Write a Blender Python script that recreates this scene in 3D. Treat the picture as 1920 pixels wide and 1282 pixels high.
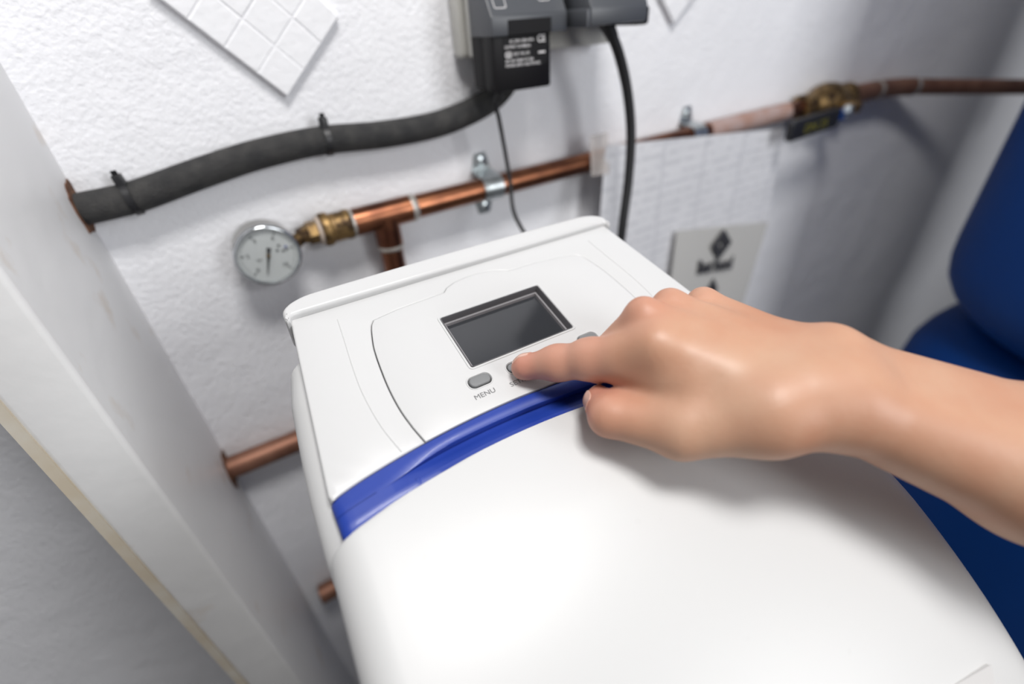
import bpy, bmesh, math, random
import numpy as np
from mathutils import Vector, Matrix

random.seed(4); rng = np.random.default_rng(4)
for o in list(bpy.data.objects): bpy.data.objects.remove(o)
scene = bpy.context.scene
COL = scene.collection

# ------------------------------------------------------------------ camera
EYE = np.array([0.0, 0.0, 1.30])                 # eye height above the floor
PC = np.array([960.0, 641.0])
_vz = np.array([1050.0, 1950.0]) - PC            # vanishing point of the verticals
_vx = np.array([2900.0, -110.0]) - PC            # vanishing point of lines along the back wall
FPX = math.sqrt(-(_vz @ _vx))
nrm = lambda v: v / np.linalg.norm(v)
_dz = nrm(np.array([*_vz, FPX])); _dx = nrm(np.array([*_vx, FPX])); _dy = np.cross(_dz, _dx)
_dy = _dy * np.sign(_dy[2])
RW = np.array([_dx, _dy, -_dz])                  # camera (x right, y down, z forward) -> world
def ray(u, v): return RW @ np.array([u - PC[0], v - PC[1], FPX])
def onY(u, v, Y): r = ray(u, v); return EYE + r * (Y / r[1])
def onX(u, v, X): r = ray(u, v); return EYE + r * (X / r[0])
def zd(u, v, d): return EYE + ray(u, v) * (d / FPX)

cam_d = bpy.data.cameras.new('camera'); cam = bpy.data.objects.new('camera', cam_d); COL.objects.link(cam)
cam_d.sensor_fit = 'HORIZONTAL'; cam_d.sensor_width = 36.0; cam_d.lens = FPX * 36.0 / 1920.0
cam_d.clip_start = 0.01
M3 = np.column_stack([RW @ np.array([1, 0, 0]), RW @ np.array([0, -1, 0]), RW @ np.array([0, 0, -1])])
mw = Matrix(M3.tolist()).to_4x4(); mw.translation = Vector(EYE); cam.matrix_world = mw
cam_d.dof.use_dof = True; cam_d.dof.focus_distance = 0.30; cam_d.dof.aperture_fstop = 2.5
scene.camera = cam

# ------------------------------------------------------------------ light
world = bpy.data.worlds.new('world'); scene.world = world; world.use_nodes = True
world.node_tree.nodes['Background'].inputs[0].default_value = (0.9, 0.93, 1.0, 1)
world.node_tree.nodes['Background'].inputs[1].default_value = 0.25
def area(name, loc, target, size, power, col):
    l = bpy.data.lights.new(name, 'AREA'); l.shape = 'RECTANGLE'; l.size = size[0]; l.size_y = size[1]
    l.energy = power; l.color = col
    o = bpy.data.objects.new(name, l); COL.objects.link(o); o.location = loc
    o.rotation_euler = (Vector(target) - Vector(loc)).to_track_quat('-Z', 'Y').to_euler()
    return o
area('ceiling_lamp_offscreen', (0.18, -0.20, 2.39), (0.18, -0.199, 0.0), (0.42, 0.32), 12.0, (1.0, 0.985, 0.965))
area('front_fill_offscreen', (1.02, -1.595, 1.75), (1.02, 0.0, 1.75), (0.7, 1.0), 15.0, (0.97, 0.985, 1.0))  # soft fill light added against the front wall; no window is built there
vs = scene.view_settings
vs.view_transform = 'Standard'; vs.look = 'None'; vs.gamma = 1.0; vs.use_curve_mapping = False
vs.exposure = 0.62

# ------------------------------------------------------------------ materials
def mat(name, col, rough=0.5, metal=0.0, col2=None, nscale=20.0, bump=0.0, bscale=200.0, bdist=0.001, bumps=None,
        spec=0.5, coat=0.0, sss=0.0, trans=0.0, alpha=1.0, lo=0.35, hi=0.7, rough2=None):
    m = bpy.data.materials.new(name); m.use_nodes = True; nt = m.node_tree; N = nt.nodes; L = nt.links
    b = N['Principled BSDF']; b.inputs['Base Color'].default_value = (*col, 1)
    b.inputs['Roughness'].default_value = rough; b.inputs['Metallic'].default_value = metal
    b.inputs['Specular IOR Level'].default_value = spec; b.inputs['Coat Weight'].default_value = coat
    b.inputs['Transmission Weight'].default_value = trans; b.inputs['Alpha'].default_value = alpha
    if sss:
        b.inputs['Subsurface Weight'].default_value = sss
        b.inputs['Subsurface Radius'].default_value = (1.0, 0.35, 0.2); b.inputs['Subsurface Scale'].default_value = 0.004
    tc = N.new('ShaderNodeTexCoord')
    if col2 is not None or rough2 is not None:
        n = N.new('ShaderNodeTexNoise'); n.inputs['Scale'].default_value = nscale; n.inputs['Detail'].default_value = 5
        L.new(tc.outputs['Object'], n.inputs['Vector'])
        if col2 is not None:
            r = N.new('ShaderNodeValToRGB'); r.color_ramp.elements[0].position = lo; r.color_ramp.elements[1].position = hi
            r.color_ramp.elements[0].color = (*col, 1); r.color_ramp.elements[1].color = (*col2, 1)
            L.new(n.outputs['Fac'], r.inputs[0]); L.new(r.outputs[0], b.inputs['Base Color'])
        if rough2 is not None:
            mr = N.new('ShaderNodeMapRange'); mr.inputs[3].default_value = rough; mr.inputs[4].default_value = rough2
            L.new(n.outputs['Fac'], mr.inputs[0]); L.new(mr.outputs[0], b.inputs['Roughness'])
    bl = list(bumps or [])
    if bump: bl.append((bscale, bump, bdist))
    prev = None
    for sc, st, ds in bl:
        n = N.new('ShaderNodeTexNoise'); n.inputs['Scale'].default_value = sc; n.inputs['Detail'].default_value = 4
        L.new(tc.outputs['Object'], n.inputs['Vector'])
        bp = N.new('ShaderNodeBump'); bp.inputs['Strength'].default_value = st; bp.inputs['Distance'].default_value = ds
        L.new(n.outputs['Fac'], bp.inputs['Height'])
        if prev: L.new(prev.outputs[0], bp.inputs['Normal'])
        prev = bp
    if prev: L.new(prev.outputs[0], b.inputs['Normal'])
    return m

MT = {}
MT['wall'] = mat('white_plaster', (0.86, 0.86, 0.885), 0.75, bumps=[(8, 0.22, 0.03), (165, 0.48, 0.0032), (380, 0.4, 0.0013)])
MT['greywall'] = mat('grey_painted_wall', (0.33, 0.33, 0.34), 0.8, bumps=[(100, 0.4, 0.003)])
MT['fin'] = mat('smooth_white_plaster', (0.87, 0.865, 0.86), 0.45, col2=(0.70, 0.60, 0.50), nscale=18, lo=0.62, hi=0.82, bumps=[(30, 0.25, 0.003)])
MT['beige'] = mat('beige_edge', (0.62, 0.54, 0.42), 0.6, col2=(0.70, 0.66, 0.58), nscale=30)
MT['floor'] = mat('grey_concrete', (0.17, 0.17, 0.165), 0.8, col2=(0.12, 0.12, 0.118), nscale=8, bump=0.3, bscale=60, bdist=0.004)
MT['tile'] = mat('painted_tile', (0.86, 0.86, 0.88), 0.6, bumps=[(120, 0.5, 0.0016)])
MT['white'] = mat('white_plastic', (0.61, 0.61, 0.61), 0.34, bumps=[(900, 0.04, 0.0002)])
MT['lid'] = mat('white_lid_plastic', (0.60, 0.60, 0.598), 0.40, col2=(0.56, 0.56, 0.555), nscale=75, lo=0.70, hi=0.80, bumps=[(1400, 0.05, 0.0002)])
MT['blue'] = mat('blue_plastic', (0.010, 0.040, 0.30), 0.42, metal=0.0, coat=0.08, col2=(0.014, 0.046, 0.32), nscale=60, bumps=[(2500, 0.08, 0.0002)])
MT['tank'] = mat('blue_tank', (0.0, 0.032, 0.17), 0.5, col2=(0.0, 0.037, 0.19), nscale=5, spec=0.2)
MT['bezel'] = mat('dark_grey_bezel', (0.10, 0.098, 0.104), 0.3)
MT['bezel2'] = mat('grey_bezel_ledge', (0.26, 0.25, 0.26), 0.3)
MT['screen'] = mat('dark_screen', (0.035, 0.037, 0.042), 0.07, col2=(0.055, 0.057, 0.062), nscale=500, lo=0.74, hi=0.80, spec=0.6)
MT['button'] = mat('grey_rubber', (0.20, 0.205, 0.21), 0.55)
MT['ink'] = mat('grey_print', (0.16, 0.16, 0.165), 0.6)
MT['hose'] = mat('woven_black_sleeve', (0.022, 0.022, 0.023), 0.8, col2=(0.05, 0.048, 0.046), nscale=60, bump=0.9, bscale=520, bdist=0.002)
MT['black'] = mat('black_plastic', (0.012, 0.012, 0.014), 0.4, bumps=[(1500, 0.1, 0.0003)])
MT['adapter'] = mat('adapter_black', (0.006, 0.0055, 0.0065), 0.5, spec=0.22, bumps=[(1500, 0.15, 0.0003)])
MT['adapter_top'] = mat('adapter_grey', (0.075, 0.08, 0.09), 0.40)
MT['cable'] = mat('black_cable', (0.010, 0.010, 0.011), 0.5)
MT['socket'] = mat('socket_plastic', (0.56, 0.55, 0.51), 0.4)
MT['copper'] = mat('aged_copper', (0.33, 0.135, 0.07), 0.26, metal=1.0, col2=(0.14, 0.055, 0.034), nscale=26, rough2=0.42)
MT['copper_dull'] = mat('dull_copper', (0.33, 0.165, 0.11), 0.5, metal=0.7, col2=(0.20, 0.09, 0.06), nscale=30)
MT['brass'] = mat('old_brass', (0.33, 0.21, 0.085), 0.45, metal=0.8, col2=(0.06, 0.036, 0.02), nscale=70, lo=0.40, hi=0.62)
MT['solder'] = mat('solder', (0.50, 0.47, 0.43), 0.42, metal=0.6, bump=0.4, bscale=300, bdist=0.001)
MT['hemp'] = mat('hemp_seal', (0.60, 0.50, 0.42), 0.8, bump=0.5, bscale=600, bdist=0.001)
MT['zinc'] = mat('zinc_plated', (0.56, 0.60, 0.61), 0.3, metal=0.9, col2=(0.40, 0.43, 0.44), nscale=90)
MT['steel'] = mat('gauge_steel', (0.42, 0.41, 0.39), 0.36, metal=0.85)
MT['chrome'] = mat('gauge_bezel', (0.58, 0.60, 0.62), 0.16, metal=1.0)
MT['dial'] = mat('white_dial', (0.80, 0.80, 0.79), 0.5)
MT['dialink'] = mat('black_dial_print', (0.03, 0.03, 0.032), 0.6)
MT['dialblue'] = mat('blue_dial_print', (0.18, 0.22, 0.55), 0.6)
MT['rust'] = mat('brown_hole', (0.09, 0.035, 0.015), 0.9, col2=(0.20, 0.09, 0.045), nscale=120, bump=0.7, bscale=260, bdist=0.004)
MT['print'] = mat('white_print', (0.75, 0.73, 0.73), 0.6)
MT['leaflet'] = mat('grey_leaflet', (0.53, 0.52, 0.50), 0.6)
MT['darkprint'] = mat('dark_print', (0.035, 0.035, 0.04), 0.6)
MT['yellow'] = mat('yellow_print', (0.16, 0.145, 0.01), 0.6)
MT['skin'] = mat('skin', (0.49, 0.245, 0.152), 0.46, col2=(0.54, 0.325, 0.218), nscale=22, lo=0.3, hi=0.7, sss=0.10, bumps=[(45, 0.06, 0.001), (420, 0.15, 0.0006)])
MT['nail'] = mat('fingernail', (0.78, 0.47, 0.38), 0.25, coat=0.5, sss=0.2)

def glass(name, col, rough):
    m = bpy.data.materials.new(name); m.use_nodes = True; nt = m.node_tree
    for n in list(nt.nodes):
        if n.type != 'OUTPUT_MATERIAL': nt.nodes.remove(n)
    out = nt.nodes['Material Output']
    t = nt.nodes.new('ShaderNodeBsdfTransparent'); t.inputs[0].default_value = (*col, 1)
    g = nt.nodes.new('ShaderNodeBsdfGlossy'); g.inputs['Roughness'].default_value = rough
    mx = nt.nodes.new('ShaderNodeMixShader')
    mx.inputs[0].default_value = 0.05; nt.links.new(t.outputs[0], mx.inputs[1]); nt.links.new(g.outputs[0], mx.inputs[2])
    nt.links.new(mx.outputs[0], out.inputs[0]); return m
MT['glass'] = glass('gauge_glass', (0.92, 0.93, 0.93), 0.03)

def tape_mat():
    m = mat('clear_tape', (0.80, 0.74, 0.70), 0.35)
    nt = m.node_tree; b = nt.nodes['Principled BSDF']; out = nt.nodes['Material Output']
    t = nt.nodes.new('ShaderNodeBsdfTransparent'); mx = nt.nodes.new('ShaderNodeMixShader'); mx.inputs[0].default_value = 0.40
    nt.links.new(t.outputs[0], mx.inputs[1]); nt.links.new(b.outputs[0], mx.inputs[2]); nt.links.new(mx.outputs[0], out.inputs[0]); return m
MT['tape'] = tape_mat()
MT['palepipe'] = mat('pale_pipe_sleeve', (0.40, 0.30, 0.28), 0.6, col2=(0.34, 0.19, 0.14), nscale=30)

def paper_mat():
    m = mat('printed_paper', (0.70, 0.70, 0.725), 0.7, bumps=[(14, 0.35, 0.01)]); nt = m.node_tree; N = nt.nodes; L = nt.links
    b = N['Principled BSDF']; tc = N.new('ShaderNodeTexCoord'); sp = N.new('ShaderNodeSeparateXYZ')
    L.new(tc.outputs['Object'], sp.inputs[0])
    def wave(sock, freq, thr):
        a = N.new('ShaderNodeMath'); a.operation = 'MULTIPLY'; a.inputs[1].default_value = freq; L.new(sock, a.inputs[0])
        f_ = N.new('ShaderNodeMath'); f_.operation = 'FRACT'; L.new(a.outputs[0], f_.inputs[0])
        g = N.new('ShaderNodeMath'); g.operation = 'LESS_THAN'; g.inputs[1].default_value = thr; L.new(f_.outputs[0], g.inputs[0]); return g
    h = wave(sp.outputs['Z'], 62.0, 0.36); v = wave(sp.outputs['X'], 10.5, 0.06)
    n = N.new('ShaderNodeTexNoise'); n.inputs['Scale'].default_value = 70; L.new(tc.outputs['Object'], n.inputs['Vector'])
    g = N.new('ShaderNodeMath'); g.operation = 'GREATER_THAN'; g.inputs[1].default_value = 0.47; L.new(n.outputs['Fac'], g.inputs[0])
    hm = N.new('ShaderNodeMath'); hm.operation = 'MULTIPLY'; L.new(h.outputs[0], hm.inputs[0]); L.new(g.outputs[0], hm.inputs[1])
    mx = N.new('ShaderNodeMath'); mx.operation = 'MAXIMUM'; L.new(hm.outputs[0], mx.inputs[0]); L.new(v.outputs[0], mx.inputs[1])
    mix = N.new('ShaderNodeMix'); mix.data_type = 'RGBA'; mix.inputs[6].default_value = (0.70, 0.70, 0.725, 1); mix.inputs[7].default_value = (0.60, 0.60, 0.63, 1)
    L.new(mx.outputs[0], mix.inputs[0]); L.new(mix.outputs[2], b.inputs['Base Color']); return m
MT['paper'] = paper_mat()

# ------------------------------------------------------------------ mesh helpers
def wloc(o):
    p = np.zeros(3)
    while o is not None: p = p + np.array(o.location); o = o.parent
    return p
def tag(o, label=None, cat=None, group=None, kind=None):
    if label: o['label'] = label
    if cat: o['category'] = cat
    if group: o['group'] = group
    if kind: o['kind'] = kind
    return o
def thing(name, loc, label, cat, group=None):
    o = bpy.data.objects.new(name, None); o.empty_display_size = 0.02; COL.objects.link(o); o.location = loc
    return tag(o, label, cat, group)
def obj(name, V, F, m, parent=None, smooth=True, angle=35.0, base=None):
    V = np.asarray(V, float); me = bpy.data.meshes.new(name)
    off = wloc(parent) if parent is not None else (np.array(base) if base is not None else np.array([(V[:, 0].min() + V[:, 0].max()) / 2, (V[:, 1].min() + V[:, 1].max()) / 2, V[:, 2].min()]))
    me.from_pydata((V - off).tolist(), [], [tuple(int(i) for i in f) for f in F]); me.update()
    bm = bmesh.new(); bm.from_mesh(me); bmesh.ops.recalc_face_normals(bm, faces=bm.faces); bm.to_mesh(me); bm.free()
    me.materials.append(MT[m])
    if smooth:
        for p in me.polygons: p.use_smooth = True
        try: me.set_sharp_from_angle(angle=math.radians(angle))
        except Exception: pass
    o = bpy.data.objects.new(name, me); COL.objects.link(o)
    if parent is not None: o.parent = parent
    else: o.location = off
    return o
def join(*parts):
    V = []; F = []; n = 0
    for v, f in parts:
        V.append(np.asarray(v, float)); F += [[i + n for i in q] for q in f]; n += len(v)
    return np.vstack(V), F
def box(x0, x1, y0, y1, z0, z1):
    V = [(x, y, z) for z in (z0, z1) for y in (y0, y1) for x in (x0, x1)]
    return np.array(V, float), [(0, 2, 3, 1), (4, 5, 7, 6), (0, 1, 5, 4), (2, 6, 7, 3), (0, 4, 6, 2), (1, 3, 7, 5)]
def bevbox(x0, x1, y0, y1, z0, z1, b, seg=2):
    bm = bmesh.new(); v, f = box(x0, x1, y0, y1, z0, z1); vs_ = [bm.verts.new(p) for p in v]
    for q in f: bm.faces.new([vs_[i] for i in q])
    bmesh.ops.recalc_face_normals(bm, faces=bm.faces)
    bmesh.ops.bevel(bm, geom=list(bm.edges), offset=b, segments=seg, affect='EDGES', profile=0.5)
    return bmdata(bm)
def bmdata(bm):
    bm.verts.index_update(); V = np.array([v.co[:] for v in bm.verts]); F = [[v.index for v in f.verts] for f in bm.faces]; bm.free(); return V, F
def loft(rings, closed=True, caps=True, flip=False):
    n = len(rings[0]); V = np.vstack(rings); F = []
    for i in range(len(rings) - 1):
        for j in range(n if closed else n - 1):
            k = (j + 1) % n; F.append((i * n + j, i * n + k, (i + 1) * n + k, (i + 1) * n + j))
    if caps and closed: F.append(tuple(range(n - 1, -1, -1))); F.append(tuple((len(rings) - 1) * n + j for j in range(n)))
    return V, F
def spline(P, n):
    P = np.asarray(P, float); d = np.r_[0, np.cumsum(np.linalg.norm(np.diff(P, axis=0), axis=1))]
    t = np.linspace(0, d[-1], n); out = []
    m = np.zeros_like(P)
    for i in range(len(P)):
        a = max(0, i - 1); b = min(len(P) - 1, i + 1); m[i] = (P[b] - P[a]) / (d[b] - d[a])
    for x in t:
        i = min(max(np.searchsorted(d, x) - 1, 0), len(P) - 2); h = d[i + 1] - d[i]; s = (x - d[i]) / h
        out.append((2 * s**3 - 3 * s**2 + 1) * P[i] + (s**3 - 2 * s**2 + s) * h * m[i] + (-2 * s**3 + 3 * s**2) * P[i + 1] + (s**3 - s**2) * h * m[i + 1])
    return np.array(out)
def tube(P, r, seg=16, caps=True, flat=1.0, ref=(0, 0, 1)):
    P = np.asarray(P, float); n = len(P); r = np.broadcast_to(np.asarray(r, float), (n,))
    T = np.gradient(P, axis=0); T /= np.linalg.norm(T, axis=1)[:, None]
    up = np.array(ref, float); a = np.cross(T[0], up)
    if np.linalg.norm(a) < 1e-3: a = np.cross(T[0], [1, 0, 0.1])
    a = nrm(a); rings = []; th = np.linspace(0, 2 * np.pi, seg, endpoint=False)
    for i in range(n):
        a = nrm(a - T[i] * (a @ T[i])); b = np.cross(T[i], a)
        rings.append(P[i] + r[i] * (np.outer(np.cos(th), a) * flat + np.outer(np.sin(th), b)))
    return loft(rings, caps=caps)
def lathe(c, ax, prof, seg=32, caps=True):
    """profile [(along axis, radius)] about the axis ax through c"""
    c = np.array(c, float); ax = nrm(np.array(ax, float)); a = np.cross(ax, [0, 0, 1.0])
    if np.linalg.norm(a) < 1e-3: a = np.array([1.0, 0, 0])
    a = nrm(a); b = np.cross(ax, a); th = np.linspace(0, 2 * np.pi, seg, endpoint=False)
    return loft([c + ax * h + r * (np.outer(np.cos(th), a) + np.outer(np.sin(th), b)) for h, r in prof], caps=caps)
def rrect(x0, x1, y0, y1, r, k=6):
    out = []
    for cx, cy, a0 in ((x1 - r, y1 - r, 0), (x0 + r, y1 - r, 90), (x0 + r, y0 + r, 180), (x1 - r, y0 + r, 270)):
        for i in range(k + 1):
            a = math.radians(a0 + 90 * i / k); out.append((cx + r * math.cos(a), cy + r * math.sin(a)))
    return np.array(out)
def ccw(P):
    P = np.asarray(P, float); a = np.sum(P[:, 0] * np.roll(P[:, 1], -1) - np.roll(P[:, 0], -1) * P[:, 1]); return P if a > 0 else P[::-1]
def inset(P, d):
    """move a ccw outline inwards by d"""
    e = np.roll(P, -1, 0) - P; e /= np.maximum(np.linalg.norm(e, axis=1), 1e-9)[:, None]; n = np.column_stack([-e[:, 1], e[:, 0]])
    n0 = np.roll(n, 1, 0); m = n + n0; m /= np.maximum(np.linalg.norm(m, axis=1), 1e-6)[:, None]
    c = np.maximum(np.sum(m * n, 1), 0.5)
    return P + m * (d / c)[:, None]
def plate(mapf, outline, h0, h1, bev=0.0, holes=(), bseg=3):
    """solid plate over a 2-d outline with holes; mapf(x, s, h) -> world; rounded top edge"""
    V = []; F = []; top_loops = []
    def add(pts, h):
        i0 = len(V)
        for (x, s) in pts: V.append(mapf(x, s, h))
        return list(range(i0, i0 + len(pts)))
    def wall(a, b):
        n = len(a)
        for j in range(n): F.append((a[j], a[(j + 1) % n], b[(j + 1) % n], b[j]))
    for k, L in enumerate([outline] + list(holes)):
        P = ccw(L); sg = 1.0 if k == 0 else -1.0
        prev = add(P, h0); cur = add(P, h1 - bev); wall(prev, cur); prev = cur; Q = P
        if bev > 0:
            for q in range(1, bseg + 1):
                a = math.pi / 2 * q / bseg
                Q = inset(P, sg * bev * (1 - math.cos(a))); cur = add(Q, h1 - bev + bev * math.sin(a)); wall(prev, cur); prev = cur
        top_loops.append((prev, Q))
    bm = bmesh.new(); idx = {}; edges = []
    for ids, Q in top_loops:
        vs_ = [bm.verts.new((p[0], p[1], 0)) for p in Q]
        for v, i in zip(vs_, ids): idx[v] = i
        edges += [bm.edges.new((vs_[j], vs_[(j + 1) % len(vs_)])) for j in range(len(vs_))]
    bmesh.ops.triangle_fill(bm, use_beauty=True, use_dissolve=False, edges=edges)
    for f_ in bm.faces: F.append(tuple(idx[v] for v in f_.verts))
    bm.free()
    return np.array(V), F
def disc(c, ax, r0, r1, seg=28):
    return lathe(c, ax, [(0, r0), (0.0004, r0), (0.0004, r1), (0, r1)], seg, caps=False)
def text_mesh(s, size, mapf, align='CENTER', bold=0.0, xs=1.0):
    cu = bpy.data.curves.new('txt', 'FONT'); cu.body = s; cu.size = size; cu.align_x = align; cu.align_y = 'CENTER'; cu.offset = bold
    cu.resolution_u = 3
    o = bpy.data.objects.new('txt', cu); COL.objects.link(o); bpy.context.view_layer.update()
    me = bpy.data.meshes.new_from_object(o.evaluated_get(bpy.context.evaluated_depsgraph_get()))
    V = np.array([mapf(v.co.x * xs, v.co.y, 0.0) for v in me.vertices]); F = [list(p.vertices) for p in me.polygons]
    bpy.data.objects.remove(o); bpy.data.curves.remove(cu); bpy.data.meshes.remove(me)
    return V, F
def struct(name, VF, m, parent=None, label=None, cat=None, **k):
    o = obj(name, *VF, m, parent, **k)
    if parent is None: o['kind'] = 'structure'
    if label: tag(o, label, cat)
    return o

# ------------------------------------------------------------------ room shell
WY = 0.588                                         # front of the back wall
FX0, FX1, FY = -0.1646, -0.1235, 0.3557               # the thin projecting wall at the left
wall_back = struct('wall_back', box(-1.2, 2.6, WY, WY + 0.12, 0.0, 2.4), 'wall', label='white painted rough plaster back wall behind the pipes', cat='wall')
wall_left = struct('wall_left', box(-1.3, -1.2, -1.6, WY + 0.12, 0.0, 2.4), 'greywall', label='grey painted side wall left of the projecting wall', cat='wall')
wall_right = struct('wall_right', box(2.6, 2.7, -1.6, WY + 0.12, 0.0, 2.4), 'greywall', label='grey painted side wall beyond the blue tanks', cat='wall')
wall_front = struct('wall_front', box(-1.3, 2.7, -1.7, -1.6, 0.0, 2.4), 'greywall', label='grey painted wall opposite the pipes', cat='wall')
floor = struct('floor', box(-1.3, 2.7, -1.7, WY + 0.12, -0.1, 0.0), 'floor', label='grey concrete floor under the white water softener', cat='floor')
ceiling = struct('ceiling', box(-1.3, 2.7, -1.7, WY + 0.12, 2.4, 2.5), 'greywall', label='grey painted ceiling of the utility room', cat='ceiling')
wall_projection = struct('wall_projection', bevbox(FX0, FX1, FY, WY + 0.004, 0.0, 2.399, 0.004, 3), 'fin', label='narrow smooth white wall projecting beside the pressure gauge', cat='wall')
es = obj('edge_strip', *box(FX0 - 0.006, FX0 + 0.001, FY - 0.0005, FY + 0.02, 0.001, 2.398), 'beige', wall_projection); es['label'] = 'beige painted edge strip'

def blob(cx, c, ry, rz, seed):
    """ragged flat patch of broken plaster on the projecting wall's right face"""
    r_ = np.random.default_rng(seed); th = np.linspace(0, 2 * np.pi, 22, endpoint=False); k = 1 + r_.uniform(-0.16, 0.2, 22)
    P = [(c[1] + ry * k[i] * math.cos(t), c[2] + rz * k[i] * math.sin(t)) for i, t in enumerate(th)]
    P = [(min(y, WY - 0.0005), z) for y, z in P]
    a = np.array([(cx - 0.004, y, z) for y, z in P]); b = np.array([(cx + 0.0012, y, z) for y, z in P]); return loft([a, b])

# painted-over tiles set diagonally in the wall
def tile_patch(bx, bz, nr, nl, side, depth, skip=()):
    r = np.array([math.cos(math.radians(43)), math.sin(math.radians(43))]); l = np.array([-math.cos(math.radians(47)), math.sin(math.radians(47))])
    g = 0.0007
    for i in range(nr):
        for j in range(nl):
            if (i, j) in skip: continue
            o2 = np.array([bx, bz]) + r * side * i + l * side * j
            P = [o2 + r * g + l * g, o2 + r * (side - g) + l * g, o2 + r * (side - g) + l * (side - g), o2 + r * g + l * (side - g)]
            d = depth + random.uniform(-0.0003, 0.0003)
            fn = lambda x, s, h: (x, WY + 0.002 - h, s)
            V, F = plate(fn, np.array(P), 0.0, d + 0.002, 0.0009, bseg=2)
            obj('tile', V, F, 'tile', wall_back, angle=12)
    # grout bed a little behind the tile faces
    a = np.array([bx, bz]); P = [a, a + r * side * nr, a + r * side * nr + l * side * nl, a + l * side * nl]
    V, F = plate(lambda x, s, h: (x, WY + 0.002 - h, s), np.array(P), 0.0, depth + 0.0013, 0.0008, bseg=1)
    obj('tile_bed', V, F, 'tile', wall_back)
tile_patch(0.0802, EYE[2] - 0.0573, 3, 4, 0.0310, 0.009)
tile_patch(0.6142, EYE[2] - 0.0264, 3, 3, 0.031, 0.009)

# ------------------------------------------------------------------ water softener
TILT = math.radians(17.0)
P0 = zd(950, 613, 0.32)
SV = np.array([0, math.cos(TILT), math.sin(TILT)]); NV = np.array([0, -math.sin(TILT), math.cos(TILT)])
XC = 0.006
def con(x, s, h=0.0): return P0 + np.array([x, 0, 0]) + SV * s + NV * h
SX = P0[0] + XC
soft = thing('water_softener', (SX, 0.13, 0.0), 'white water softener cabinet with small dark screen and blue handle strip', 'water softener')

def seam(x):                                        # rear edge of the lid
    xi = x + 0.045
    if xi < 0.055: return -0.0722 - xi * xi
    d = xi - 0.055; return -0.0752 - 0.085 * d - 0.35 * d * d
def bU(x): return seam(x) + 0.0205 + 0.018 * (x + 0.05) * (1 if x < 0.04 else 0.3) - 3 * max(0, -0.118 - x)**2
def hwc(s): return 0.1285 + (0.065 - s) * 0.112     # console half width
# housing profile: height of the top along Y
_ang = [(0.60, 17), (0.166, 17), (0.10, 22), (0.06, 28), (0.0, 37), (-0.04, 44), (-0.08, 56), (-0.115, 72), (-0.135, 86)]
def lid_profile():
    Y = np.linspace(0.166, -0.135, 60); a = np.interp(-Y, [-k for k, _ in _ang], [v for _, v in _ang])
    Z = [P0[2] + (0.166 - P0[1]) * math.tan(TILT)]
    for i in range(1, len(Y)): Z.append(Z[-1] - (Y[i - 1] - Y[i]) * math.tan(math.radians((a[i] + a[i - 1]) / 2)))
    return Y, np.array(Z)
LPY, LPZ = lid_profile()
def lidz(Y):
    if Y > 0.166: return P0[2] + (Y - P0[1]) * math.tan(TILT)
    return float(np.interp(-Y, -LPY, LPZ))

def section(xc, Y, hw, zt, r, zb, crown=0.0, na=7, nt_=12):
    pts = [(xc - hw, zb)]
    for i in range(na):
        a = math.pi / 2 * i / (na - 1); pts.append((xc - hw + r * (1 - math.cos(a)), zt - r + r * math.sin(a)))
    for i in range(1, nt_):
        t = -1 + 2 * i / nt_; pts.append((xc + t * (hw - r), zt + crown * (1 - t * t)))
    for i in range(na - 1, -1, -1):
        a = math.pi / 2 * i / (na - 1); pts.append((xc + hw - r * (1 - math.cos(a)), zt - r + r * math.sin(a)))
    pts.append((xc + hw, zb))
    return np.array([(x, Y, z) for x, z in pts])
# body (cabinet) : behind, beside and below console and lid
rings = []
for Y in np.r_[np.linspace(0.283, 0.255, 9), np.linspace(0.24, -0.115, 30)]:
    e = min(1.0, (0.284 - Y) / 0.03); k = math.sqrt(max(0.0, 1 - (1 - e)**2))
    s = (Y - P0[1]) / math.cos(TILT)
    hw = np.interp(-s, [-0.05, -0.042, -0.018, 0.022, 0.044, 0.09, 0.2], [0.130, 0.1405, 0.146, 0.1505, 0.1525, 0.1545, 0.155])
    hw = min(hw, 0.118 + 0.034 * k) if e < 1 else hw
    rings.append(section(SX, Y, hw, lidz(Y) - 0.0092 - (0.010 if Y < 0.16 else 0), 0.014, 0.002))
obj('cabinet', *loft(rings), 'white', soft)
# rear hood of the cabinet under the raised rim
rings = []
for Y, hw, dz in ((0.345, 0.112, -0.05), (0.342, 0.118, -0.036), (0.33, 0.123, -0.02), (0.31, 0.125, -0.012), (0.27, 0.124, -0.012)):
    rings.append(section(SX, Y, hw, lidz(min(Y, 0.31)) + dz + 0.0, 0.012, 0.002))
obj('rear_cover', *loft(rings), 'white', soft)
# console shell with a cut-out for the control panel
insL = [(-0.0757, 0.0425), (-0.0785, 0.0385), (-0.0812, 0.0300), (-0.0836, 0.0200), (-0.0855, 0.0038), (-0.0866, -0.014), (-0.0862, -0.0300), (-0.0845, -0.043)]
insL = [tuple(p) for p in spline(insL, 22)]
XI = 0.0065
insR = [(2 * XI - x, s) for x, s in insL]
insTop = [(-0.0581, 0.0452), (-0.035, 0.0463), (-0.0233, 0.0469), (-0.0195, 0.0505), (-0.012, 0.0535), (-0.002, 0.0548), (0.008, 0.0549), (0.018, 0.0538), (0.026, 0.0505), (0.0300, 0.0482), (0.0526, 0.0475), (0.075, 0.0452)]
xb0, xb1 = -0.0822, 2 * XI + 0.0822
panel_out = insL[::-1] + insTop + insR                # from lower left, up, over the top, down the right
def front(xa, xb, n=14, d=0.0): return [(x, bU(x) + d) for x in np.linspace(xa, xb, n)]
gap = 0.0005
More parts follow.
